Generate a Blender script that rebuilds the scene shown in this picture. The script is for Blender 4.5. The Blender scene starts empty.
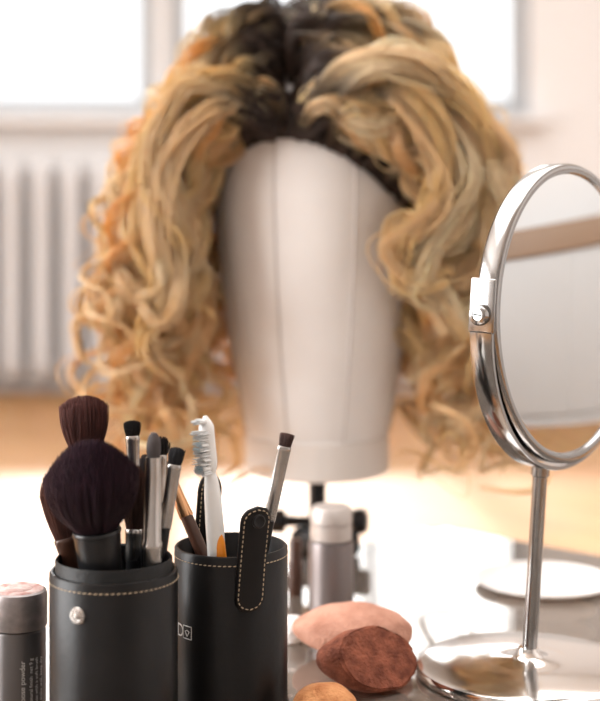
import bpy, bmesh, math, random
import numpy as np
from mathutils import Vector, Matrix
random.seed(4); rng=np.random.default_rng(7)
T=0.50                      # table top height
SC=bpy.context.scene
COL=SC.collection

# ------------------------------------------------------------ materials
def mat(name, col, rough=.5, metal=0, spec=.5, bump=None, var=None, **kw):
    m=bpy.data.materials.new(name); m.use_nodes=True
    nt=m.node_tree; b=nt.nodes['Principled BSDF']
    b.inputs['Base Color'].default_value=(*col,1); b.inputs['Roughness'].default_value=rough
    b.inputs['Metallic'].default_value=metal; b.inputs['Specular IOR Level'].default_value=spec
    for k,v in kw.items(): b.inputs[k.replace('_',' ')].default_value=v
    tc=nt.nodes.new('ShaderNodeTexCoord')
    if bump:
        n=nt.nodes.new('ShaderNodeTexNoise'); n.inputs['Scale'].default_value=bump[0]; n.inputs['Detail'].default_value=5
        bp=nt.nodes.new('ShaderNodeBump'); bp.inputs['Strength'].default_value=bump[1]; bp.inputs['Distance'].default_value=bump[2]
        nt.links.new(tc.outputs['Object'],n.inputs['Vector']); nt.links.new(n.outputs['Fac'],bp.inputs['Height'])
        nt.links.new(bp.outputs['Normal'],b.inputs['Normal'])
    if var:
        n=nt.nodes.new('ShaderNodeTexNoise'); n.inputs['Scale'].default_value=var[0]; n.inputs['Detail'].default_value=6
        r=nt.nodes.new('ShaderNodeValToRGB'); r.color_ramp.elements[0].position=.35; r.color_ramp.elements[1].position=.65
        r.color_ramp.elements[0].color=(*col,1); r.color_ramp.elements[1].color=(*var[1],1)
        nt.links.new(tc.outputs['Object'],n.inputs['Vector']); nt.links.new(n.outputs['Fac'],r.inputs['Fac'])
        nt.links.new(r.outputs['Color'],b.inputs['Base Color'])
    return m
def vcmat(name, rough, transl=0.0, spec=.4):
    m=bpy.data.materials.new(name); m.use_nodes=True; nt=m.node_tree; b=nt.nodes['Principled BSDF']
    a=nt.nodes.new('ShaderNodeAttribute'); a.attribute_name='Col'
    nt.links.new(a.outputs['Color'],b.inputs['Base Color']); b.inputs['Roughness'].default_value=rough
    b.inputs['Specular IOR Level'].default_value=spec
    if transl>0:
        t=nt.nodes.new('ShaderNodeBsdfTranslucent'); mx=nt.nodes.new('ShaderNodeMixShader'); mx.inputs[0].default_value=transl
        nt.links.new(a.outputs['Color'],t.inputs['Color']); nt.links.new(b.outputs[0],mx.inputs[1]); nt.links.new(t.outputs[0],mx.inputs[2])
        nt.links.new(mx.outputs[0],nt.nodes['Material Output'].inputs['Surface'])
    return m
M={}
M['leather']=mat('black_leather',(.005,.0045,.0045),.36,spec=.26,bump=(260,.25,.0006),var=(40,(.008,.007,.007)))
M['liner']=mat('cup_liner',(.005,.005,.005),.5,spec=.3,bump=(300,.4,.001))
M['thread']=mat('stitch_thread',(.50,.38,.25),.7)
M['chrome']=mat('chrome',(.38,.375,.37),.16,1,bump=(30,.02,.001))
M['chromebase']=mat('chrome_base',(.80,.78,.76),.12,1,bump=(20,.02,.001))
M['steel']=mat('brushed_steel',(.50,.48,.46),.27,1,bump=(200,.1,.0005))
M['mirror']=mat('mirror_glass',(.70,.71,.71),.015,1)
M['blackplastic']=mat('black_plastic',(.009,.009,.010),.3,spec=.4)
M['blackmetal']=mat('black_metal',(.015,.015,.016),.4,.6)
M['wood']=mat('dark_wood',(.06,.025,.015),.3,bump=(90,.1,.001))
M['copper']=mat('copper',(.75,.42,.22),.25,1)
M['canvas']=mat('canvas_cloth',(.82,.80,.79),.9,spec=.15,bump=(900,.3,.0006),var=(14,(.78,.755,.745)))
M['seam']=mat('canvas_seam',(.60,.56,.54),.9)
M['band']=mat('canvas_band',(.74,.70,.67),.9,bump=(800,.3,.0006))
M['cap']=mat('wig_cap',(.035,.022,.017),.8)
M['hair']=vcmat('wig_hair',.30,.42,.6)
M['bristle']=vcmat('brush_bristle',.5,0,.3)
M['white']=mat('white_plastic',(.80,.80,.79),.25)
M['orange']=mat('orange_rubber',(.85,.28,.02),.35)
M['blue']=mat('blue_bristle',(.62,.72,.76),.5)
M['ceramic']=mat('white_ceramic',(.82,.79,.77),.3)
M['sp1']=mat('sponge_pink',(.40,.19,.13),.85,spec=.2,bump=(420,.8,.002),var=(60,(.54,.29,.21)))
M['sp2']=mat('sponge_rust',(.14,.042,.024),.85,spec=.2,bump=(420,1.0,.002),var=(110,(.30,.10,.058)))
M['sp3']=mat('sponge_orange',(.44,.17,.065),.85,spec=.2,bump=(420,1.0,.002),var=(120,(.60,.28,.12)))
M['cotton']=mat('cotton',(.86,.84,.83),.95,bump=(150,.6,.003))
M['jar']=mat('pewter_lacquer',(.11,.10,.098),.36,.75,bump=(60,.1,.001))
M['jarcap']=mat('pewter_cap',(.19,.17,.165),.42,.7,var=(120,(.27,.24,.235)))
M['jartop']=mat('powdery_top',(.30,.14,.12),.7,var=(140,(.50,.40,.37)),bump=(200,.4,.001))
M['bottle']=mat('rosy_metal',(.20,.17,.165),.36,.65)
M['bottlecap']=mat('frosted_cap',(.50,.45,.42),.4,.3)
M['ink']=mat('label_print',(.60,.58,.56),.5)
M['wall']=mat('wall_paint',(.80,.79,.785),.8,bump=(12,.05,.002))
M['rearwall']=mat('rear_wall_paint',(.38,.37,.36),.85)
M['frame']=mat('window_frame_paint',(.42,.44,.46),.5)
M['rad']=mat('radiator_enamel',(.66,.66,.67),.5)
M['ceil']=mat('ceiling_paint',(.85,.85,.84),.9)
M['oak']=mat('oak_slab',(.27,.18,.12),.5,bump=(20,.1,.002))
M['laq']=mat('white_lacquer',(.48,.48,.48),.5)

# ------------------------------------------------------------ helpers
def empty(name, loc):
    e=bpy.data.objects.new(name,None); e.location=loc; e.empty_display_size=.02; COL.objects.link(e); return e
def link(name, me, m, parent=None, smooth=True):
    o=bpy.data.objects.new(name,me); COL.objects.link(o)
    if m: me.materials.append(m)
    if smooth:
        me.polygons.foreach_set('use_smooth',[True]*len(me.polygons))
    if parent:
        o.parent=parent; o.matrix_parent_inverse=Matrix.Translation(-Vector(parent.location))
    return o
def pymesh(name, v, f, m, parent=None, smooth=True, mx=None):
    me=bpy.data.meshes.new(name)
    if mx is not None: v=[mx@Vector(p) for p in v]
    me.from_pydata([tuple(p) for p in v],[],f); me.update(); return link(name,me,m,parent,smooth)
def frame(base, tip):
    z=(Vector(tip)-Vector(base)).normalized()
    ref=Vector((0,1,0)) if abs(z.y)<.9 else Vector((0,0,1))
    y=(ref-z*ref.dot(z)).normalized(); x=y.cross(z)
    R=Matrix((x,y,z)).transposed().to_4x4(); return Matrix.Translation(Vector(base))@R
def lathe(name, prof, m, parent=None, mx=None, seg=48, sx=1, sy=1, sharp=True):
    v=[];f=[]
    n=len(prof)
    for r,z in prof:
        for k in range(seg):
            a=2*math.pi*k/seg; v.append((r*math.cos(a)*sx,r*math.sin(a)*sy,z))
    for i in range(n-1):
        for k in range(seg):
            f.append((i*seg+k,i*seg+(k+1)%seg,(i+1)*seg+(k+1)%seg,(i+1)*seg+k))
    me=bpy.data.meshes.new(name)
    if mx is not None: v=[mx@Vector(p) for p in v]
    me.from_pydata([tuple(p) for p in v],[],f)
    bm=bmesh.new(); bm.from_mesh(me); bmesh.ops.remove_doubles(bm,verts=bm.verts,dist=1e-6)
    bmesh.ops.recalc_face_normals(bm,faces=bm.faces)
    bm.to_mesh(me); bm.free()
    o=link(name,me,m,parent)
    if sharp: me.set_sharp_from_angle(angle=math.radians(40))
    return o
def box(name, c, s, m, parent=None, rot=None, bev=0.0, seg=3):
    bm=bmesh.new(); bmesh.ops.create_cube(bm,size=1)
    bmesh.ops.scale(bm,vec=s,verts=bm.verts)
    if bev>0: bmesh.ops.bevel(bm,geom=bm.edges[:],offset=bev,segments=seg,affect='EDGES',profile=.5)
    mx=Matrix.Translation(Vector(c))@(rot.to_4x4() if rot else Matrix.Identity(4))
    bmesh.ops.transform(bm,matrix=mx,verts=bm.verts)
    me=bpy.data.meshes.new(name); bm.to_mesh(me); bm.free()
    o=link(name,me,m,parent,smooth=bev>0)
    if bev>0: me.set_sharp_from_angle(angle=math.radians(50))
    return o
def tubes(name, P, R, m, parent=None, C=None, sides=3):
    P=np.asarray(P,float); S,N,_=P.shape; R=np.broadcast_to(R,(S,N))
    Tn=np.gradient(P,axis=1); Tn/=np.linalg.norm(Tn,axis=2,keepdims=True)+1e-12
    ref=np.array([.13,.97,.21]); ref/=np.linalg.norm(ref)
    A=np.cross(Tn,ref); A/=np.linalg.norm(A,axis=2,keepdims=True)+1e-9
    B=np.cross(Tn,A)
    ang=np.arange(sides)*2*np.pi/sides
    V=P[:,:,None,:]+R[:,:,None,None]*(np.cos(ang)[None,None,:,None]*A[:,:,None,:]+np.sin(ang)[None,None,:,None]*B[:,:,None,:])
    idx=np.arange(S*N*sides).reshape(S,N,sides)
    a=idx[:,:-1,:]; b=np.roll(a,-1,axis=2); d=idx[:,1:,:]; c=np.roll(d,-1,axis=2)
    F=np.stack([a,b,c,d],-1).reshape(-1,4)
    me=bpy.data.meshes.new(name); me.vertices.add(S*N*sides); me.vertices.foreach_set('co',V.reshape(-1))
    me.loops.add(F.size); me.loops.foreach_set('vertex_index',F.reshape(-1).astype(np.int32))
    me.polygons.add(len(F)); me.polygons.foreach_set('loop_start',(np.arange(len(F))*4).astype(np.int32))
    me.update(calc_edges=True)
    if C is not None:
        at=me.color_attributes.new('Col','FLOAT_COLOR','POINT')
        C4=np.ones((S,N,sides,4)); C4[...,:3]=np.asarray(C)[:,:,None,:]
        at.data.foreach_set('color',C4.reshape(-1))
    return link(name,me,m,parent)
def catmull(pts,n):
    p=np.array(pts,float); p=np.vstack([2*p[0]-p[1],p,2*p[-1]-p[-2]]); k=len(p)-3
    u=np.linspace(0,k-1e-6,n); i=u.astype(int); t=(u-i)[:,None]
    a,b,c,d=p[i],p[i+1],p[i+2],p[i+3]
    return .5*((2*b)+(-a+c)*t+(2*a-5*b+4*c-d)*t**2+(-a+3*b-3*c+d)*t**3)

# ------------------------------------------------------------ room
WY=6.8
fm=bpy.data.materials.new('oak_floor'); fm.use_nodes=True; nt=fm.node_tree; b=nt.nodes['Principled BSDF']
tc=nt.nodes.new('ShaderNodeTexCoord'); mp=nt.nodes.new('ShaderNodeMapping'); mp.inputs['Rotation'].default_value=(0,0,.8)
br=nt.nodes.new('ShaderNodeTexBrick'); br.inputs['Scale'].default_value=1; br.inputs['Brick Width'].default_value=.9; br.inputs['Row Height'].default_value=.11
br.inputs['Mortar Size'].default_value=.002; br.inputs['Color1'].default_value=(.41,.19,.055,1); br.inputs['Color2'].default_value=(.51,.26,.09,1); br.inputs['Mortar'].default_value=(.22,.11,.05,1)
nz=nt.nodes.new('ShaderNodeTexNoise'); nz.inputs['Scale'].default_value=6; mxn=nt.nodes.new('ShaderNodeMixRGB'); mxn.blend_type='MULTIPLY'; mxn.inputs[0].default_value=.25
nt.links.new(tc.outputs['Object'],mp.inputs[0]); nt.links.new(mp.outputs[0],br.inputs['Vector']); nt.links.new(mp.outputs[0],nz.inputs['Vector'])
nt.links.new(br.outputs['Color'],mxn.inputs[1]); nt.links.new(nz.outputs['Color'],mxn.inputs[2]); nt.links.new(mxn.outputs[0],b.inputs['Base Color'])
b.inputs['Roughness'].default_value=.38
XL,XR,YB,H=-4.2,3.6,-3.0,3.3
box('floor',((XL+XR)/2,(WY+YB)/2,-.05),(XR-XL+.4,WY-YB+.4,.1),fm)
box('ceiling',((XL+XR)/2,(WY+YB)/2,H+.05),(XR-XL+.4,WY-YB+.4,.1),M['ceil'])
box('wall_left',(XL-.1,(WY+YB)/2,H/2),(.2,WY-YB,H),M['wall'])
box('wall_right',(XR+.1,(WY+YB)/2,H/2),(.2,WY-YB,H),M['wall'])
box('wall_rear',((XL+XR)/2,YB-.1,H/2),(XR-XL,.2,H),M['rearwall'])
wx0,wx1,wz0,wz1=-3.1,1.12,1.33,2.95
e=empty('wall_back',(0,WY+.15,0))
box('below_window',((wx0+wx1)/2,WY+.15,wz0/2),(wx1-wx0,.3,wz0),M['wall'],e)
box('above_window',((wx0+wx1)/2,WY+.15,(wz1+H)/2),(wx1-wx0,.3,H-wz1),M['wall'],e)
box('pier_left',((XL+wx0)/2,WY+.15,H/2),(wx0-XL,.3,H),M['wall'],e)
box('pier_right',((XR+wx1)/2,WY+.15,H/2),(XR-wx1,.3,H),M['wall'],e)
e=empty('window_1',(-1,WY+.1,wz0))
for z,s in ((wz0+.045,.09),(wz1-.04,.08)):
    box('rail',((wx0+wx1)/2,WY+.08,z),(wx1-wx0,.08,s),M['frame'],e,bev=.008)
for x,w in ((wx0+.04,.08),(-2.2,.09),(-.67,.24),(.35,.06),(wx1-.05,.1)):
    box('mullion',(x,WY+.08,(wz0+wz1)/2),(w,.08,wz1-wz0-.15),M['frame'],e,bev=.008)
box('centre_bead',(-.67,WY+.02,(wz0+wz1)/2),(.05,.05,wz1-wz0-.16),M['wall'],e,bev=.01)
box('sill',((wx0+wx1)/2,WY-.06,wz0-.03),(wx1-wx0+.1,.2,.04),M['wall'],e,bev=.01)
box('baseboard_right',((XR+wx1)/2+.3,WY-.012,.07),(XR-wx1-.6,.022,.14),M['wall'])
# made-up cabinet out of view, added for the vanity mirror's pale and brown reflection
e=empty('reflection_prop',(2.9,2.6,0))
box('carcass',(2.92,2.6,.50),(.5,3.3,.88),M['laq'],e,bev=.006)
box('top_slab',(2.92,2.6,1.02),(.56,3.4,.16),M['oak'],e,bev=.01)
for yy in (1.5,2.6,3.7): box('door_front',(2.66,yy,.50),(.02,1.098,.86),M['laq'],e,bev=.001)
box('plinth',(2.90,2.6,.03),(.46,3.3,.06),M['laq'],e)
# radiator
e=empty('cast_iron_radiator',(-1.1,WY-.18,0))
x=-2.75
while x<.6:
    for dy in (-.075,.075):
        P=catmull([(x,WY-.18+dy*.3,.10),(x,WY-.18+dy,.17),(x,WY-.18+dy,.6),(x,WY-.18+dy,1.0),(x,WY-.18+dy*.3,1.08)],24)
        tubes('column',P[None],np.full((1,24),.043),M['rad'],e,sides=12)
    box('section_top',(x,WY-.18,1.065),(.105,.16,.06),M['rad'],e,bev=.025)
    box('section_bottom',(x,WY-.18,.13),(.105,.16,.06),M['rad'],e,bev=.025)
    x+=.14
for xx in (-2.6,-.9,.4): box('foot',(xx,WY-.18,.052),(.05,.12,.104),M['rad'],e,bev=.01)

# ------------------------------------------------------------ table
u=Vector((-.672,-.741,0)).normalized(); v=Vector((.741,-.672,0)).normalized()
corner=Vector((.1385,1.492,0)); LU,LV=1.25,.85
gm=bpy.data.materials.new('table_glass'); gm.use_nodes=True; nt=gm.node_tree; nt.nodes.remove(nt.nodes['Principled BSDF'])
tr=nt.nodes.new('ShaderNodeBsdfTransparent'); tr.inputs[0].default_value=(.94,.92,.895,1)
df=nt.nodes.new('ShaderNodeBsdfDiffuse'); df.inputs[0].default_value=(.68,.55,.46,1)
gl=nt.nodes.new('ShaderNodeBsdfGlossy'); gl.inputs['Roughness'].default_value=.015; gl.inputs['Color'].default_value=(.95,.93,.90,1)
fr=nt.nodes.new('ShaderNodeFresnel'); fr.inputs[0].default_value=1.9
m1=nt.nodes.new('ShaderNodeMixShader'); m1.inputs[0].default_value=.18
m2=nt.nodes.new('ShaderNodeMixShader')
nt.links.new(tr.outputs[0],m1.inputs[1]); nt.links.new(df.outputs[0],m1.inputs[2])
nt.links.new(fr.outputs[0],m2.inputs[0]); nt.links.new(m1.outputs[0],m2.inputs[1]); nt.links.new(gl.outputs[0],m2.inputs[2])
nt.links.new(m2.outputs[0],nt.nodes['Material Output'].inputs['Surface'])
tc_=corner+u*LU/2+v*LV/2
e=empty('glass_table',(tc_.x,tc_.y,T-.01))
rotT=Matrix((u,-v if u.cross(-v).z>0 else v,Vector((0,0,1)))).transposed()
bm=bmesh.new(); bmesh.ops.create_cube(bm,size=1); bmesh.ops.scale(bm,vec=(LU,LV,.01),verts=bm.verts)
ve=[ed for ed in bm.edges if abs(ed.verts[0].co.z-ed.verts[1].co.z)>.005]
bmesh.ops.bevel(bm,geom=ve,offset=.02,segments=6,affect='EDGES'); 
bmesh.ops.transform(bm,matrix=Matrix.Translation((tc_.x,tc_.y,T-.005))@rotT.to_4x4(),verts=bm.verts)
me=bpy.data.meshes.new('glass_top'); bm.to_mesh(me); bm.free(); link('glass_top',me,gm,e,smooth=False)
for a in (.12,LU-.12):
    for bb in (.12,LV-.12):
        p=corner+u*a+v*bb
        lathe('leg',[(0,.0),(.018,.0),(.018,.01),(.014,.012),(.014,T-.02),(.03,T-.018),(.03,T-.01),(0,T-.01)],M['steel'],e,Matrix.Translation((p.x,p.y,0)),seg=24)

# ------------------------------------------------------------ canvas wig head + clamp
hx,hy=.017,1.39
e=empty('canvas_wig_head',(hx,hy,T+.076))
prof=[(.000,.0761),(.062,.0761),(.0675,.079),(.069,.086),(.069,.113),(.0705,.116),(.074,.136),(.079,.164),(.086,.202),(.092,.25),(.098,.30),(.101,.345),(.0995,.39),(.092,.425),(.077,.455),(.055,.476),(.03,.487),(0,.490)]
zs=[p[1] for p in prof]; rs=[p[0] for p in prof]
def hr(z): return float(np.interp(z,zs,rs))
zz=[.0761,.0761,.079]+list(np.linspace(.086,.475,46))+[.481,.485,.488,.490]
P2=[(0,.0761),(.062,.0761)]+[(hr(z),z) for z in zz[2:]]; P2[-1]=(0,.49)
lathe('head_form',P2,M['canvas'],e,Matrix.Translation((hx,hy,T)),seg=64,sy=1.08)
lathe('neck_band',[(.0695,.0775),(.0712,.079),(.0712,.113),(.0695,.1145)],M['band'],e,Matrix.Translation((hx,hy,T)),seg=64,sy=1.08)
for a in (-112,-68,0,180,-18,-162):
    ar=math.radians(a-2)
    Z=np.linspace(.115,.47,60); P=np.array([[hx+(hr(z)+.0002)*math.cos(ar)*1.0,hy+(hr(z)+.0002)*1.08*math.sin(ar),T+z] for z in Z])
    tubes('seam',P[None],np.full((1,60),.0012),M['seam'],e,sides=5)
e=empty('wig_head_clamp',(hx,1.375,T))
cx,cy=hx,1.372
rotC=Matrix((v,Vector((0,0,1)).cross(v),Vector((0,0,1)))).transposed()
def rel(a,bb,z): p=Vector((cx,cy,0))+v*a+Vector((0,0,1)).cross(v)*bb; return (p.x,p.y,T+z)
lathe('post',[(0,.022),(.012,.022),(.012,.03),(.0085,.034),(.0085,.068),(.02,.071),(.02,.0758),(0,.0758)],M['blackmetal'],e,Matrix.Translation((hx,cy+.004,T)),seg=24)
box('upper_jaw',rel(.012,0,.0125),(.06,.034,.024),M['blackmetal'],e,rotC,.004)
box('back_spine',rel(-.016,0,-.025),(.013,.034,.09),M['blackmetal'],e,rotC,.004)
box('lower_jaw',rel(.004,0,-.065),(.05,.034,.014),M['blackmetal'],e,rotC,.004)
lathe('clamp_screw',[(0,-.10),(.006,-.10),(.006,-.022),(.014,-.018),(.014,-.0105),(0,-.0105)],M['steel'],e,Matrix.Translation(rel(.016,0,0)),seg=20)
lathe('swivel_knob',[(0,-.03),(.008,-.03),(.012,-.026),(.012,-.014),(.006,-.012),(.005,0),(.005,.05),(.012,.053),(.013,.064),(.008,.068),(0,.068)],M['blackplastic'],e,Matrix.Translation((hx,cy,T+.030))@Matrix.Rotation(math.radians(90),4,'Y')@Matrix.Translation((0,0,-.018)),seg=20)
box('wing',(hx+.018,cy-.005,T+.032),(.018,.008,.024),M['blackplastic'],e,Matrix.Rotation(.5,3,'Y'),.003)

# ------------------------------------------------------------ wig
wig=empty('curly_blonde_wig',(hx,hy,T+.36))
vv=[];ff=[];nu,nv=180,110
def hairline(xr): return .400-(3.0 if xr>-.03 else 2.6)*abs(xr+.03)**1.75
for j in range(nv+1):
    ph=math.pi*.74*j/nv
    for i in range(nu):
        th=2*math.pi*i/nu
        z=.36+.134*math.cos(ph); r=math.sin(ph)
        vv.append((hx+.1045*r*math.cos(th),hy+.1145*r*math.sin(th),T+z))
for j in range(nv):
    for i in range(nu):
        q=(j*nu+i,j*nu+(i+1)%nu,(j+1)*nu+(i+1)%nu,(j+1)*nu+i)
        c=sum((Vector(vv[k]) for k in q),Vector())/4
        xr=c.x-hx; zr=c.z-T
        if c.y<hy and abs(xr)<.1035 and zr<hairline(xr): continue
        ff.append(q)
pymesh('lace_cap',vv,ff,M['cap'],wig)
N=60; tt=np.linspace(0,1,N)
allP=[];allR=[];allC=[]
xp=-.028
def lock(ctrl, amp=.02, lam=.09, ns=24, w=.011, dark=(.12,.34), hue=None, t0=.15,t1=.6, rad=.00078, tip=.35):
    G=catmull(ctrl,N); G=G+np.array([hx,hy,T])
    Tn=np.gradient(G,axis=0); seg=np.linalg.norm(Tn,axis=1); L=np.cumsum(seg); Tn/=seg[:,None]
    A=np.cross(Tn,[0.05,1,.1]); A/=np.linalg.norm(A,axis=1)[:,None]; B=np.cross(Tn,A)
    ph=rng.uniform(0,2*np.pi); hand=rng.choice([-1,1])
    am=amp*np.clip((tt-t0)/(t1-t0),0,1)
    am=am*(1-.15*np.clip((tt-.85)/.15,0,1))
    if hue is None: hue=rng.uniform(0,1)
    gold=np.array([.94,.54,.17]); pale=np.array([1.0,.87,.62]); mid=np.array([1.0,.76,.40]); drk=np.array([.055,.034,.026])
    base=gold*(1-hue)+pale*hue if rng.uniform()<.7 else mid
    d0,d1=dark[0]+rng.uniform(-.04,.04),dark[1]+rng.uniform(-.08,.08)
    for k in range(ns):
        q=np.sqrt(rng.uniform()); an=rng.uniform(0,2*np.pi)
        ww=w*(.45+.75*np.sin(np.pi*np.clip(tt*1.05,0,1))**.7); ww=ww*(1-tip*tt)
        jit=rng.normal(0,.10); lj=lam*(1+rng.normal(0,.014))
        a=hand*(L/lj*2*np.pi)+ph+jit
        am2=am*(1+rng.normal(0,.08))
        o=A*(am2*np.cos(a)+ww*q*np.cos(an+a*.3))[:,None]+B*(am2*.8*np.sin(a)+ww*q*.6*np.sin(an+a*.3))[:,None]
        n=rng.normal(0,.0009,3)*tt[:,None]*1.5
        if rng.uniform()<.09:
            n=n+ (rng.normal(0,.012,3)*np.sin(tt*rng.uniform(2,5)+rng.uniform(0,3))[:,None])*tt[:,None]
        allP.append(G+o+n)
        allR.append(rad*(1-.6*tt**3)*rng.uniform(.6,1.2))
        m=np.clip((tt-d0)/(d1-d0),0,1)[:,None]; m=m*m*(3-2*m)
        c=drk*(1-m)*rng.uniform(.6,1.8)+base*rng.uniform(.82,1.06)*m
        allC.append(np.clip(c,0,.985))
def R(a,b): return float(rng.uniform(a,b))
NL=320
for i in range(NL):
    s=1 if i%2 else -1
    uu=(i/NL+R(-.03,.03))
    uu=min(max(uu,0),1)**1.15
    el=math.radians(17+uu*134); L=R(0,1)
    k=.92 if s>0 else 1.0
    hz=.010 if s>0 else -.008
    ry=-.117*math.cos(el); rz=.36+.136*math.sin(el)
    x0=xp+R(-.012,.012) if uu>.25 else xp+s*R(.001,.014)
    if uu<.12: x0=xp+s*R(.002,.05); rz=max(rz,hairline(x0)+.004)
    front=1-min(1,uu/.45)
    back=max(0,(uu-.6)/.4)
    inn=R(.0,1)
    sep=R(.006,.045) if uu>.2 else R(.03,.05)
    flare=R(0,1)**2*(L>.45)
    c=[(x0,ry,rz-.004),
       (xp+.006*s+s*sep,ry*1.08-.010*front,rz+hz*.4+R(.018,.045)*(.6+.5*L)-.03*back),
       (s*(.080+.042*L)*k,ry*.98+.01*R(-1,1)-.008*front,.415+hz+.042*L+R(-.015,.01)),
       (s*(.122+.048*L)*k,ry*.80+R(-.02,.02),R(.340,.375)+.01*L),
       (s*(.130+.058*L)*k*(1-.45*back*inn),ry*.75+R(-.025,.025)+.03*back,R(.25,.295)),
       (s*(.108+.075*L+R(-.015,.015)+.03*flare)*k*(1-.6*back*inn),ry*.75+R(-.03,.03)+.03*back,R(.17,.27)-.02*(1-L)+.03*flare)]
    dk=(.15,.33) if uu<.2 else (.18,.41)
    big=rng.uniform()<.55
    lock(c,amp=R(.018,.030) if big else R(.012,.020),lam=R(.09,.14) if big else R(.07,.11),ns=22,w=R(.005,.0095),dark=dk)
# crown volume
for i in range(94):
    x0=R(-.06,.05); y0=R(-.07,.06); z0=.36+.137*math.sqrt(max(.05,1-(x0/.108)**2-(y0/.119)**2))
    s=1 if x0>xp+R(-.03,.03) else -1
    if i>=70: s=1; x0=R(-.055,-.01)
    c=[(x0,y0,z0-.004),(x0+s*R(.01,.03),y0+R(-.02,.01),z0+R(.02,.045)),(x0+s*R(.05,.08),y0-R(0,.03),z0+R(-.01,.03)),
       (s*R(.11,.145),y0*.9-.02,R(.39,.43)),(s*R(.14,.175),y0*.8-.02,R(.32,.36)),(s*R(.13,.19),y0*.8,R(.24,.31))]
    lock(c,amp=R(.010,.022),lam=R(.08,.12),ns=18,w=R(.005,.010),dark=(.17,.44))
# hairline roots sweeping up and away from the forehead
for i in range(76):
    s=1 if i%2 else -1
    x0=xp+s*R(.0,.122) 
    if abs(x0)>.099: x0=.099*s
    z0=max(.30,hairline(x0))+R(.0,.012); qz=(z0-.36)/.134
    y0=-.1145*math.sqrt(max(.02,1-qz*qz-(x0/.1055)**2))
    f=abs(x0-xp)/.12
    c=[(x0,y0+.002,z0),(x0+s*R(.008,.02),y0-R(.012,.022),z0+R(.018,.045)*(1.1-f*.5)),(x0+s*R(.035,.055)*(1.2-.5*f),y0-R(.005,.018),z0+R(.0,.040)*(1-f)),
       (s*R(.118,.15),-.085+R(-.02,.01),min(.39,z0-.01)),
       (s*R(.120,.155),-.08+R(-.02,.02),R(.27,.31)),(s*R(.125,.18),-.06,R(.19,.27))]
    lock(c,amp=R(.010,.022),lam=R(.08,.13),ns=22,w=R(.006,.010),dark=(.06,.22),hue=R(.35,1))
# big loops framing the face
for c in ([(.03,-.12,.43),(.07,-.135,.44),(.105,-.13,.39),(.10,-.13,.33),(.075,-.135,.30),(.085,-.14,.27),(.115,-.13,.28)],
          [(.05,-.115,.42),(.10,-.13,.42),(.13,-.13,.36),(.12,-.13,.31),(.09,-.135,.285),(.10,-.13,.25),(.14,-.12,.25),(.15,-.11,.29)],
          [(.06,-.10,.43),(.13,-.12,.42),(.165,-.11,.36),(.15,-.12,.29),(.11,-.12,.27),(.12,-.12,.22)],
          [(-.01,-.12,.42),(.04,-.138,.455),(.10,-.13,.44),(.14,-.12,.40),(.16,-.12,.34),(.14,-.12,.30)],
          [(-.01,-.12,.425),(.02,-.14,.46),(.08,-.14,.47),(.13,-.13,.43),(.155,-.12,.37),(.15,-.12,.31)],
          [(.00,-.12,.43),(.05,-.13,.475),(.11,-.12,.46),(.155,-.11,.41),(.175,-.11,.34),(.16,-.11,.28)],
          [(-.05,-.11,.42),(-.09,-.13,.43),(-.135,-.12,.37),(-.125,-.12,.30),(-.14,-.12,.25),(-.17,-.11,.27)],
          [(-.05,-.115,.43),(-.10,-.125,.45),(-.145,-.12,.41),(-.165,-.11,.34),(-.14,-.12,.29),(-.16,-.12,.22)],
          [(-.06,-.11,.43),(-.13,-.12,.42),(-.165,-.11,.35),(-.14,-.12,.28),(-.16,-.12,.22),(-.13,-.11,.18)]):
    for r in range(3):
        cc=[tuple(np.array(p)+rng.normal(0,.006,3)) for p in c]
        lock(cc,amp=R(.004,.009),lam=.12,ns=34,w=.011,dark=(.02,.2),hue=R(.6,1))
# loose end curls and wisps
for i in range(84):
    s=1 if i%2 else -1
    x0=s*R(.12,.200)*(.94 if s>0 else 1); z0=R(.18,.36); y0=R(-.11,.04)
    c=[(x0,y0,z0),(x0+s*R(-.02,.02),y0,z0-.04),(x0+s*R(-.03,.03),y0-.01,z0-R(.06,.09)),(x0+s*R(-.05,.03),y0,max(.12,z0-R(.09,.15)))]
    lock(c,amp=R(.016,.028),lam=R(.07,.10),ns=12,w=.005,dark=(-.5,-.3),t0=-.5,t1=.2,hue=R(.3,1))
for i in range(26):
    s=1 if i%2 else -1
    x0=s*R(.09,.20); z0=R(.16,.20); y0=R(-.08,.05)
    c=[(x0,y0,z0),(x0+R(-.02,.02),y0,z0-.03),(x0+R(-.03,.03),y0-.01,z0-.06),(x0+R(-.05,.05),y0,z0-R(.07,.11))]
    lock(c,amp=R(.016,.026),lam=R(.06,.09),ns=8,w=.003,dark=(-.5,-.3),t0=-.5,t1=.2,hue=R(.3,1))
for i in range(130):
    a=math.radians(R(-10,190)); rr=R(.170,.200)
    x0=rr*math.cos(a)*.97; z0=.335+rr*math.sin(a)*.95; y0=R(-.07,.07)
    c=[(x0*.8,y0,.33+(z0-.33)*.85),(x0,y0,z0),(x0*1.06+R(-.02,.02),y0+R(-.02,.02),z0-R(.01,.05)),(x0*1.05+R(-.03,.03),y0,z0-R(.04,.10))]
    lock(c,amp=R(.008,.022),lam=R(.05,.09),ns=5,w=.004,dark=(-.5,-.3),t0=0,t1=.3,rad=.0005,hue=R(.5,1))
tubes('curls',np.array(allP),np.array(allR),M['hair'],wig,np.array(allC),sides=3)

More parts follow.
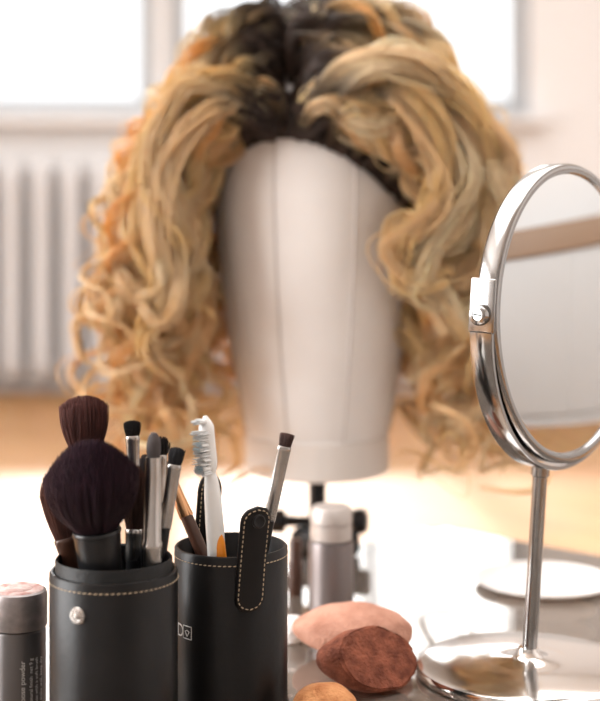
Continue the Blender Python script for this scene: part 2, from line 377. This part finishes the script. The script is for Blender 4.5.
# ------------------------------------------------------------ leather cups
def stitches(name,x,y,r,z,e,n=72):
    P=[]
    for k in range(n):
        a0=2*math.pi*k/n; a1=a0+2*math.pi/n*.62
        aa=np.linspace(a0,a1,4)
        P.append(np.stack([x+(r+.0002)*np.cos(aa),y+(r+.0002)*np.sin(aa),np.full(4,z)+np.array([-.00015,0,0,.00015])],1))
    tubes(name,np.array(P),np.array([[.0002,.00036,.00036,.0002]]*n),M['thread'],e,sides=6)
def cup(name,x,y,r,h,inner=True):
    e=empty(name,(x,y,T)); mx=Matrix.Translation((x,y,T))
    t=.0028
    lathe('leather_body',[(0,0),(r-.002,0),(r,.002),(r,h-.0012),(r-.001,h),(r-t+.0008,h),(r-t,h-.001),(r-t,.004),(0,.004)],M['leather'],e,mx,seg=96)
    lathe('base_ring',[(r-.0005,.003),(r+.0009,.0035),(r+.0009,.0085),(r-.0005,.009)],M['leather'],e,mx,seg=96)
    if inner:
        lathe('inner_liner',[(r-.0034,.0045),(r-.0034,h+.0062),(r-.0042,h+.0072),(r-.0052,h+.0062),(r-.0052,.0045)],M['liner'],e,mx,seg=96)
    stitches('rim_stitches',x,y,r,T+h-.0055,e)
    return e
c1x,c1y,c1r=-.1143,.86,.0392
c2x,c2y,c2r=-.0454,.922,.0372
C1=cup('brush_cup',c1x,c1y,c1r,.111); C2=cup('brush_cup',c2x,c2y,c2r,.1115,False)
def radial(x,y,r,angdeg,z):
    a=math.radians(angdeg); n=Vector((math.sin(a),-math.cos(a),0))
    return Vector((x,y,0))+n*r+Vector((0,0,T+z)), n
p,n=radial(c1x,c1y,c1r,-25,.0920)
lathe('snap_button',[(.0052,-.0005),(.0052,.0006),(.0046,.0013),(.0032,.0014),(.0026,.0009),(.0018,.0010),(.0012,.0020),(0,.0023)],M['steel'],C1,frame(p,p+n),seg=32)
def tab(center_fn,zb,zt,w,th,parent,name,lean=0.0,stitch=True):
    nz_,nw=40,12; hw=w/2; V=[];F=[]
    zz=np.linspace(zb,zt,nz_)
    def half(z):
        d=min(z-zb,zt-z)
        return hw if d>hw else math.sqrt(max(hw*hw-(hw-d)**2,1e-9))
    for layer in (0,1):
        for z in zz:
            hwz=half(z)
            for i in range(nw+1):
                a=-hwz+2*hwz*i/nw
                edge=min(1,(hwz-abs(a))/.0012) if hwz>0 else 0
                off=th*layer*(.45+.55*math.sqrt(max(edge,0)))
                V.append(center_fn(a+lean*(z-(zb+zt)/2),z,off))
    W=nw+1; S0=nz_*W
    for j in range(nz_-1):
        for i in range(nw):
            q=(j*W+i,j*W+i+1,(j+1)*W+i+1,(j+1)*W+i); F.append(q); F.append(tuple(S0+k for k in reversed(q)))
    for j in range(nz_-1):
        for i in (0,nw):
            F.append((j*W+i,(j+1)*W+i,S0+(j+1)*W+i,S0+j*W+i))
    for i in range(nw):
        for j in (0,nz_-1):
            F.append((j*W+i,j*W+i+1,S0+j*W+i+1,S0+j*W+i))
    pymesh(name,V,F,M['leather'],parent)
    if stitch:
        ins=.0022; pts=[]; zl=np.linspace(zb+ins,zt-ins,60)
        h2=hw-ins
        def half2(z):
            d=min(z-zb-ins,zt-ins-z); return h2 if d>h2 else math.sqrt(max(h2*h2-(h2-d)**2,0))
        for z in zl: pts.append((half2(z),z))
        for z in zl[::-1]: pts.append((-half2(z),z))
        pts.append(pts[0]); pts=np.array(pts); d=np.r_[0,np.cumsum(np.linalg.norm(np.diff(pts,axis=0),axis=1))]
        n=int(d[-1]/.0030); P=[]
        for k in range(n):
            s=np.linspace(d[-1]*k/n,d[-1]*(k+.62)/n,4); A=np.interp(s,d,pts[:,0]); Z=np.interp(s,d,pts[:,1])
            P.append([list(center_fn(a+lean*(z-(zb+zt)/2),z,th*1.02)) for a,z in zip(A,Z)])
        tubes(name+'_stitches',np.array(P),np.array([[.00018,.00034,.00034,.00018]]*n),M['thread'],parent,sides=6)
def front_tab(a,z,off):
    ang=23.5+math.degrees(a/c2r)
    r=c2r+.0004+off + .002*max(0,(z-.108)/.03)
    p,n=radial(c2x,c2y,r,ang,z); return p
tab(front_tab,.0765,.1440,.0195,.0026,C2,'closure_strap',lean=.07)
p,n=radial(c2x,c2y,c2r+.0048,24.5+3,.1345)
lathe('strap_snap',[(.0045,-.001),(.0045,.0005),(.0036,.0012),(.0026,.0006),(.0014,.0005),(0,.0005)],M['blackmetal'],C2,frame(p,p+n),seg=28)
def back_tab(a,z,off):
    ang=180+33-math.degrees(a/c2r); r=c2r-.0036-off-.004*max(0,(z-.11)/.04)
    p,n=radial(c2x,c2y,r,ang,z); return p
tab(back_tab,.060,.1540,.023,.0024,C2,'rear_strap',lean=0)
p,n=radial(c2x,c2y,c2r-.0036-.0026-.0038,213,.1425)
lathe('rear_snap_ring',[(.0045,-.0006),(.0045,.0008),(.0034,.0012),(.0026,.0004),(0,.0002)],M['steel'],C2,frame(p,p-n),seg=28)

def wrap_text(txt,size,fn,parent,m,name):
    cu=bpy.data.curves.new(name,'FONT'); cu.body=txt; cu.size=size; cu.align_x='CENTER'; cu.align_y='CENTER'
    o=bpy.data.objects.new(name+'_tmp',cu); COL.objects.link(o); bpy.context.view_layer.update()
    dg=bpy.context.evaluated_depsgraph_get(); me=bpy.data.meshes.new_from_object(o.evaluated_get(dg))
    bpy.data.objects.remove(o); 
    bm=bmesh.new(); bm.from_mesh(me); bmesh.ops.subdivide_edges(bm,edges=bm.edges[:],cuts=1)
    for w in bm.verts: w.co=fn(w.co.x,w.co.y)
    bm.to_mesh(me); bm.free(); me.materials.clear(); link(name,me,m,parent,smooth=False)
def lab(a,b_): 
    p,n=radial(c2x,c2y,c2r+.00025,-52+math.degrees(a/c2r),.0605+b_); return p
wrap_text('D',.012,lambda a,b_:lab(a-.004,b_),C2,M['ink'],'label_letter')
P=[]
for (a0,b0),(a1,b1) in (((.0,-.0035),(.008,-.0035)),((.008,-.0035),(.008,.0045)),((.008,.0045),(.0,.0045)),((.0,.0045),(.0,-.0035)),((.002,.001),(.004,-.002)),((.004,-.002),(.006,.001)),((.002,.001),(.004,.002)),((.004,.002),(.006,.001))):
    P.append([list(lab(a0+(a1-a0)*t,b0+(b1-b0)*t)) for t in np.linspace(0,1,5)])
tubes('label_box',np.array(P),np.full((8,5),.0003),M['ink'],C2,sides=5)

# ------------------------------------------------------------ brushes
def brush(base,tip,bl,r0,rmax,col,flat=1.0,dome=.35,n=500,fl=.03,rf=None,rh=.0035,fm='steel',hm='blackplastic',hs=.0002,core=True,pinch=0.0,fr2=None):
    e=empty('makeup_brush',base); L=(Vector(tip)-Vector(base)).length; mx=frame(base,tip)
    rf=rf or r0*1.05; fr2=fr2 or rh*1.05
    zb=L-bl
    lathe('ferrule',[(fr2,zb-fl),(fr2*1.08,zb-fl+.001),(fr2+(rf-fr2)*.6,zb-fl*.5),(rf,zb-.003),(rf*1.04,zb-.0025),(rf*1.04,zb-.0012),(rf,zb),(rf*.9,zb+.0004),(0,zb+.0004)],M[fm],e,mx,seg=36,sy=flat**.7)
    lathe('handle',[(0,0),(rh*.5,.0008),(rh*.75,.004),(rh*1.1,(zb-fl)*.6),(rh,zb-fl-.001),(rh,zb-fl+.001),(0,zb-fl+.001)],M[hm],e,mx,seg=28)
    K=10; t=np.linspace(0,1,K)
    q=np.sqrt(rng.uniform(0,1,n)); an=rng.uniform(0,2*np.pi,n)
    er=q*rmax; br=q*r0*.93
    prof=t+ .35*np.sin(np.pi*t)
    rad=br[:,None]+(er-br)[:,None]*np.clip(prof,0,1.25)[None]
    rad*= (1-pinch*t**3)[None]
    hgt=bl*(1-dome*q**2.2)*rng.uniform(.95,1.02,n)
    x=rad*np.cos(an)[:,None]+rng.normal(0,.0005,n)[:,None]*t; y=rad*np.sin(an)[:,None]*flat+rng.normal(0,.0005,n)[:,None]*t
    z=zb+hgt[:,None]*t
    P=np.stack([x,y,z],-1); Rm=np.array(mx.to_3x3()); P=P@Rm.T+np.array(mx.translation)
    c=np.array(col)[None,None]*rng.uniform(.5,1.5,(n,1,1))*np.ones((1,K,1))*(1+.5*t[None,:,None]**2)
    tubes('bristles',P,np.full((n,K),hs)*(1-.5*t)[None],M['bristle'],e,np.clip(c,0,1),sides=3)
    if core:
        pr=[]
        for tq in np.linspace(0,1,10):
            rr=(r0+(rmax-r0)*min(1.0,tq+.35*math.sin(math.pi*tq)))*(1-pinch*tq**3)*.80
            zq=zb+bl*.9*tq
            if tq>.6: rr*=math.sqrt(max(0,1-((tq-.6)/.4)**2))
            pr.append((rr,zq))
        pr[-1]=(0,pr[-1][1])
        cm=M.get('core%s'%str(col)) or mat('bristle_core',tuple(c_*.6 for c_ in col),.9); M['core%s'%str(col)]=cm
        lathe('bristle_core',pr,cm,e,mx,seg=28,sy=flat,sharp=False)
    return e
F=.0055+T
purple=(.020,.007,.013); brown=(.085,.032,.028); black=(.009,.008,.008)
brush((-.110,.855,F),(-.1275,.838,T+.1925),.054,.0135,.0283,purple,dome=.38,n=6400,fl=.032,rf=.0142,rh=.008,fm='blackplastic',hs=.00022,fr2=.012)
brush((-.128,.880,F),(-.1375,.888,T+.2135),.034,.0105,.0152,brown,flat=.55,dome=.18,n=2600,fl=.035,rh=.005,fm='blackplastic',hs=.0002)
brush((-.117,.866,F),(-.1560,.869,T+.168),.042,.0060,.0085,(.09,.036,.028),flat=.5,dome=.3,n=1100,fl=.02,rh=.004,fm='wood')
brush((-.100,.874,F),(-.1055,.880,T+.1990),.010,.0042,.0052,black,flat=.5,dome=.15,n=500,fl=.032,rh=.0033)
brush((-.094,.880,F),(-.0885,.893,T+.1870),.012,.0040,.0055,black,flat=.6,dome=.3,n=500,fl=.03,rh=.0033)
brush((-.103,.860,F),(-.0760,.868,T+.1840),.011,.0040,.0050,(.03,.03,.034),flat=.5,dome=.15,n=500,fl=.04,rh=.0033)
brush((-.109,.874,F),(-.1015,.869,T+.1730),.040,.0050,.0075,(.05,.022,.016),flat=.8,dome=.35,n=900,fl=.02,rh=.004)
brush((-.100,.885,F),(-.0985,.892,T+.1760),.014,.0035,.0050,(.04,.03,.03),flat=.8,dome=.35,n=300,fl=.03,rh=.0033)
e=empty('makeup_brush',(-.091,.845,F)); mx=frame((-.091,.845,F),(-.0885,.848,T+.195))
lathe('steel_barrel',[(0,0),(.005,0),(.0058,.001),(.0058,.04),(.0062,.041),(.0062,.046),(.0058,.047),(.0058,.120),(.0062,.121),(.0062,.124),(.0054,.126),(.0050,.165),(.0046,.176),(0,.176)],M['steel'],e,mx,seg=36)
lathe('rounded_sponge_tip',[(.0038,.176),(.0044,.179),(.0043,.184),(.0034,.188),(.0018,.1905),(0,.191)],mat('tip_foam',(.06,.05,.05),.9,bump=(500,.4,.001)),e,mx,seg=28)
F2=.0045+T
brush((-.020,.915,F2),(-.0905,.924,T+.166),.014,.0038,.005,(.05,.03,.02),flat=.7,n=300,fl=.026,rh=.0042,fm='copper',hm='wood')
brush((-.046,.920,F2),(-.0082,.9215,T+.1845),.009,.0042,.0042,(.10,.06,.055),flat=.45,dome=.05,n=600,fl=.050,rh=.0036)
# toothbrush
e=empty('toothbrush',(-.045,.905,F2))
ctr=np.array([(-.040,.903,F2),(-.047,.900,T+.05),(-.0525,.897,T+.100),(-.0545,.895,T+.130),(-.0565,.895,T+.156),(-.0580,.895,T+.168),(-.0605,.895,T+.2000)])
G=catmull(ctr,60)
rr=np.interp(np.linspace(0,1,60),[0,.03,.3,.5,.62,.72,.78,.84,.97,1],[.001,.0045,.0058,.0060,.0054,.0042,.0036,.0055,.0050,.001])
tubes('handle_and_head',G[None],rr[None],M['white'],e,sides=16)
k0,k1=18,30
off=np.array([.0028,-.0030,0]); r2=np.interp(np.linspace(0,1,k1-k0),[0,.2,.7,1],[.0015,.0040,.0034,.0006])
tubes('rubber_grip',(G[k0:k1]+off)[None],r2[None],M['orange'],e,sides=14)
P=[];Q=[]
d=Vector((-.60,-.80,.02)).normalized()
for i in range(11):
    for j in range(4):
        t=i/10; p=Vector(G[int(47+11*t)]) + Vector((-.80,.60,0))*(j-1.5)*.0022 + d*.0030
        for k in range(8):
            o=Vector(rng.normal(0,.0006,3)); l=.0064+(.0010 if i%3==0 else 0)
            q0=p+o; q1=p+o*1.3+d*l
            (Q if i in(1,2,6,7) and j in (1,2) else P).append([list(q0.lerp(q1,s)) for s in (0,.5,1)])
tubes('bristle_tufts',np.array(P),np.full((len(P),3),.0004),M['white'],e,sides=4)
tubes('coloured_tufts',np.array(Q),np.full((len(Q),3),.0004),M['blue'],e,sides=4)

# ------------------------------------------------------------ vanity mirror
bx,my=.163,1.0
e=empty('vanity_mirror',(bx,my,T))
lathe('base_disc',[(0,0),(.0765,0),(.0795,.0012),(.0802,.004),(.0788,.0075),(.074,.0095),(.03,.0112),(.012,.0125),(.0085,.015),(.0070,.020),(0,.020)],M['chromebase'],e,Matrix.Translation((bx,my,T)),seg=128)
lean=math.radians(3.4)
LM=Matrix.Translation((bx,my,T))@Matrix.Rotation(lean,4,'Y')      # everything above the base leans slightly
lathe('pole',[(0,.012),(.0052,.012),(.0052,.142),(.0065,.143),(.0065,.151),(0,.151)],M['chrome'],e,LM,seg=32)
a=math.radians(51)
L3=LM.to_3x3()
nrm=(L3@Vector((math.sin(a),-math.cos(a),0))).normalized(); hxv=(L3@Vector((-math.cos(a),-math.sin(a),0))).normalized(); up=(L3@Vector((0,0,1))).normalized()
C=LM@Vector((.0095,0,.2600))
V=[];F_=[];n_=72; ri,ro,dp=.1085,.1113,.0085
for k in range(n_+1):
    an=math.pi*(k/n_)+math.pi
    dirv=hxv*math.cos(an)+up*math.sin(an)
    for (r_,w_) in ((ri,-dp),(ro-.0005,-dp),(ro,-dp+.0008),(ro,dp-.0008),(ro-.0005,dp),(ri,dp)):
        V.append(C+dirv*r_+nrm*w_)
for k in range(n_):
    for j in range(6): F_.append((k*6+j,k*6+(j+1)%6,(k+1)*6+(j+1)%6,(k+1)*6+j))
F_.append(tuple(range(6))); F_.append(tuple(n_*6+j for j in range(6)))
o=pymesh('yoke_band',V,F_,M['chrome'],e); o.data.set_sharp_from_angle(angle=.6)
tb=math.radians(-3.2)
n2=(nrm*math.cos(tb)-up*math.sin(tb)).normalized(); up2=(up*math.cos(tb)+nrm*math.sin(tb)).normalized()
Rm=Matrix((hxv,up2,n2)).transposed()
if Rm.determinant()<0: Rm=Matrix((-hxv,up2,n2)).transposed()
MM=Matrix.Translation(C)@Rm.to_4x4()
lathe('mirror_rim',[(.0985,.0055),(.0998,.0078),(.1030,.0085),(.1052,.0075),(.1062,.0055),(.1062,-.0055),(.1052,-.0075),(.1030,-.0085),(.0998,-.0078),(.0985,-.0055)],M['chrome'],e,MM,seg=160)
lathe('mirror_face',[(.0995,.0056),(.0975,.0062),(0,.0062)],M['mirror'],e,MM,seg=128)
lathe('magnifying_face',[(.0995,-.0056),(.0975,-.0062),(0,-.0062)],M['mirror'],e,MM,seg=128)
for s in (1,-1):
    p=C+hxv*s*.1065
    rot=Matrix((nrm,up,nrm.cross(up))).transposed()
    box('pivot_bracket',p+hxv*s*.0034+up*.006,(.019,.036,.0028),M['chrome'],e,rot,.0012)
    q=p+hxv*s*.0045
    lathe('pivot_knob',[(.0070,0),(.0070,.0035),(.0060,.005),(.004,.0054),(.0036,.0046),(0,.0046)],M['chrome'],e,frame(q,q+hxv*s),seg=36)
    box('knob_slot',q+hxv*s*.0048,(.0058,.0010,.0010),M['blackmetal'],e,rot,.0002)

# ------------------------------------------------------------ jars, dish, sponges
e=empty('powder_jar',(-.181,.90,T)); mx=Matrix.Translation((-.181,.90,T))
lathe('jar_body',[(0,0),(.0165,0),(.0175,.001),(.0175,.062),(.0168,.0635),(.0158,.064),(0,.064)],M['jar'],e,mx)
lathe('jar_cap',[(.0158,.0642),(.0180,.0645),(.0184,.0655),(.0184,.0845),(.0176,.087),(.0160,.0878)],M['jarcap'],e,mx)
lathe('jar_top',[(.0160,.0878),(.0150,.0885),(.009,.0882),(.008,.0890),(0,.0890)],M['jartop'],e,mx)
def jfn(rot0):
    def f(a,b_):
        p,n=radial(-.181,.90,.0177,rot0+math.degrees(b_/.0177),.033+a); return p
    return f
wrap_text('loose powder',.0048,lambda a,b_:jfn(20)(a,-b_),e,M['ink'],'print_line_a')
wrap_text('natural finish  net 9 g',.0034,lambda a,b_:jfn(38)(a,-b_),e,M['ink'],'print_line_b')
wrap_text('use with a soft brush',.0034,lambda a,b_:jfn(51)(a,-b_),e,M['ink'],'print_line_c')
wrap_text('shake well, keep dry',.0034,lambda a,b_:jfn(64)(a,-b_),e,M['ink'],'print_line_d')
e=empty('cosmetic_bottle',(.026,1.17,T)); mx=Matrix.Translation((.026,1.17,T))
lathe('bottle_body',[(0,0),(.018,0),(.0190,.001),(.0190,.055),(.0183,.057),(.015,.058),(0,.058)],M['bottle'],e,mx)
lathe('bottle_cap',[(.015,.0582),(.0172,.0585),(.0175,.060),(.0175,.071),(.0160,.0715),(.0160,.0725),(.0176,.073),(.0176,.082),(.015,.086),(.0,.087)],M['bottlecap'],e,mx)
e=empty('small_dish',(.2185,1.247,T)); 
lathe('dish',[(0,0),(.045,0),(.058,.003),(.0615,.0055),(.0612,.0068),(.056,.0058),(.045,.0035),(0,.003)],M['ceramic'],e,Matrix.Translation((.2175,1.247,T)),seg=96)
e=empty('brow_pencil_case',(-.003,1.215,T))
lathe('tube',[(0,0),(.006,0),(.0065,.001),(.0065,.028),(.0058,.030),(.0058,.046),(.005,.048),(0,.048)],M['wood'],e,Matrix.Translation((-.004,1.215,T)),seg=28)
def sponge(name,c,r,m,rot=(0,0,0),point=0.0,cut=None):
    from mathutils import noise,Euler
    bm=bmesh.new(); bmesh.ops.create_icosphere(bm,subdivisions=5,radius=1)
    for w in bm.verts:
        p=w.co; k=1-point*max(0,p.x)**1.5*.45
        w.co=Vector((p.x*(1+point*.15*max(0,p.x)),p.y*k,p.z*k))
        w.co*=1+.05*noise.noise(w.co*2.1)
    if cut:
        g=bmesh.ops.bisect_plane(bm,geom=bm.verts[:]+bm.edges[:]+bm.faces[:],plane_co=cut[0],plane_no=cut[1],clear_outer=True)
        ed=[x for x in g['geom_cut'] if isinstance(x,bmesh.types.BMEdge)]
        bmesh.ops.contextual_create(bm,geom=ed)
        bmesh.ops.bevel(bm,geom=ed,offset=.05,segments=3,affect='EDGES')
    R3=Euler(rot).to_matrix()
    for w in bm.verts:
        w.co=R3@Vector((w.co.x*r[0],w.co.y*r[1],w.co.z*r[2]))
    zmin=min(w.co.z for w in bm.verts)
    for w in bm.verts:
        w.co=Vector((c[0],c[1],T-zmin-.0004))+w.co
        if w.co.z<T: w.co.z=T
    me=bpy.data.meshes.new(name); bm.to_mesh(me); bm.free(); o=link(name,me,m); me.set_sharp_from_angle(angle=.9); return o
sponge('makeup_sponge',(.040,1.045,0),(.044,.030,.0195),M['sp1'],rot=(0,0,3.0),point=.25)
sponge('makeup_sponge',(.049,.968,0),(.036,.027,.0215),M['sp2'],rot=(0,.0,math.pi),point=.3,cut=((-.16,.16,.08),Vector((-.62,.66,.40))))
sponge('makeup_sponge',(.0155,.885,0),(.0215,.021,.0160),M['sp3'],rot=(0,0,.4))
sponge('cotton_ball',(-.006,1.075,0),(.011,.011,.011),M['cotton'])

# ------------------------------------------------------------ light
w=bpy.data.worlds.new('daylight'); SC.world=w; w.use_nodes=True
bg=w.node_tree.nodes['Background']; bg.inputs[0].default_value=(.95,.975,1,1); bg.inputs[1].default_value=1.6
def area(name,loc,rot,sx,sy,power,col=(1,1,1)):
    l=bpy.data.lights.new(name,'AREA'); l.shape='RECTANGLE'; l.size=sx; l.size_y=sy; l.energy=power; l.color=col
    o=bpy.data.objects.new(name,l); o.location=loc; o.rotation_euler=rot; COL.objects.link(o); return o
area('window_daylight',(-1,WY+.45,2.15),(math.radians(-90),0,0),4.2,1.8,115,(1,1,1))
area('ceiling_fill',(0,2.2,3.25),(0,0,0),4,4,180,(.98,.99,1))  # broad soft fill added under the ceiling, no fixture there
area('side_daylight',(-4.0,.4,1.7),(0,math.radians(-90),0),2.2,3.0,270,(.98,.99,1))
l=bpy.data.lights.new('sun','SUN'); l.energy=4.8; l.angle=math.radians(3); l.color=(1,.96,.90)
o=bpy.data.objects.new('sun',l); COL.objects.link(o)
sd=Vector((.08,-1,-math.tan(math.radians(32)))); o.rotation_euler=sd.to_track_quat('-Z','Y').to_euler(); o.location=(0,9,5)
# ------------------------------------------------------------ camera
cam=bpy.data.cameras.new('camera'); co=bpy.data.objects.new('camera',cam); COL.objects.link(co)
co.location=(0,0,T+.325); co.rotation_euler=(math.radians(90),0,0)
cam.sensor_width=36; cam.sensor_fit='AUTO'; cam.lens=1400/701*36; cam.shift_y=-130.5/701
cam.clip_start=.05
cam.dof.use_dof=True; cam.dof.focus_distance=.91; cam.dof.aperture_fstop=4.3
SC.camera=co
SC.view_settings.view_transform='Standard'
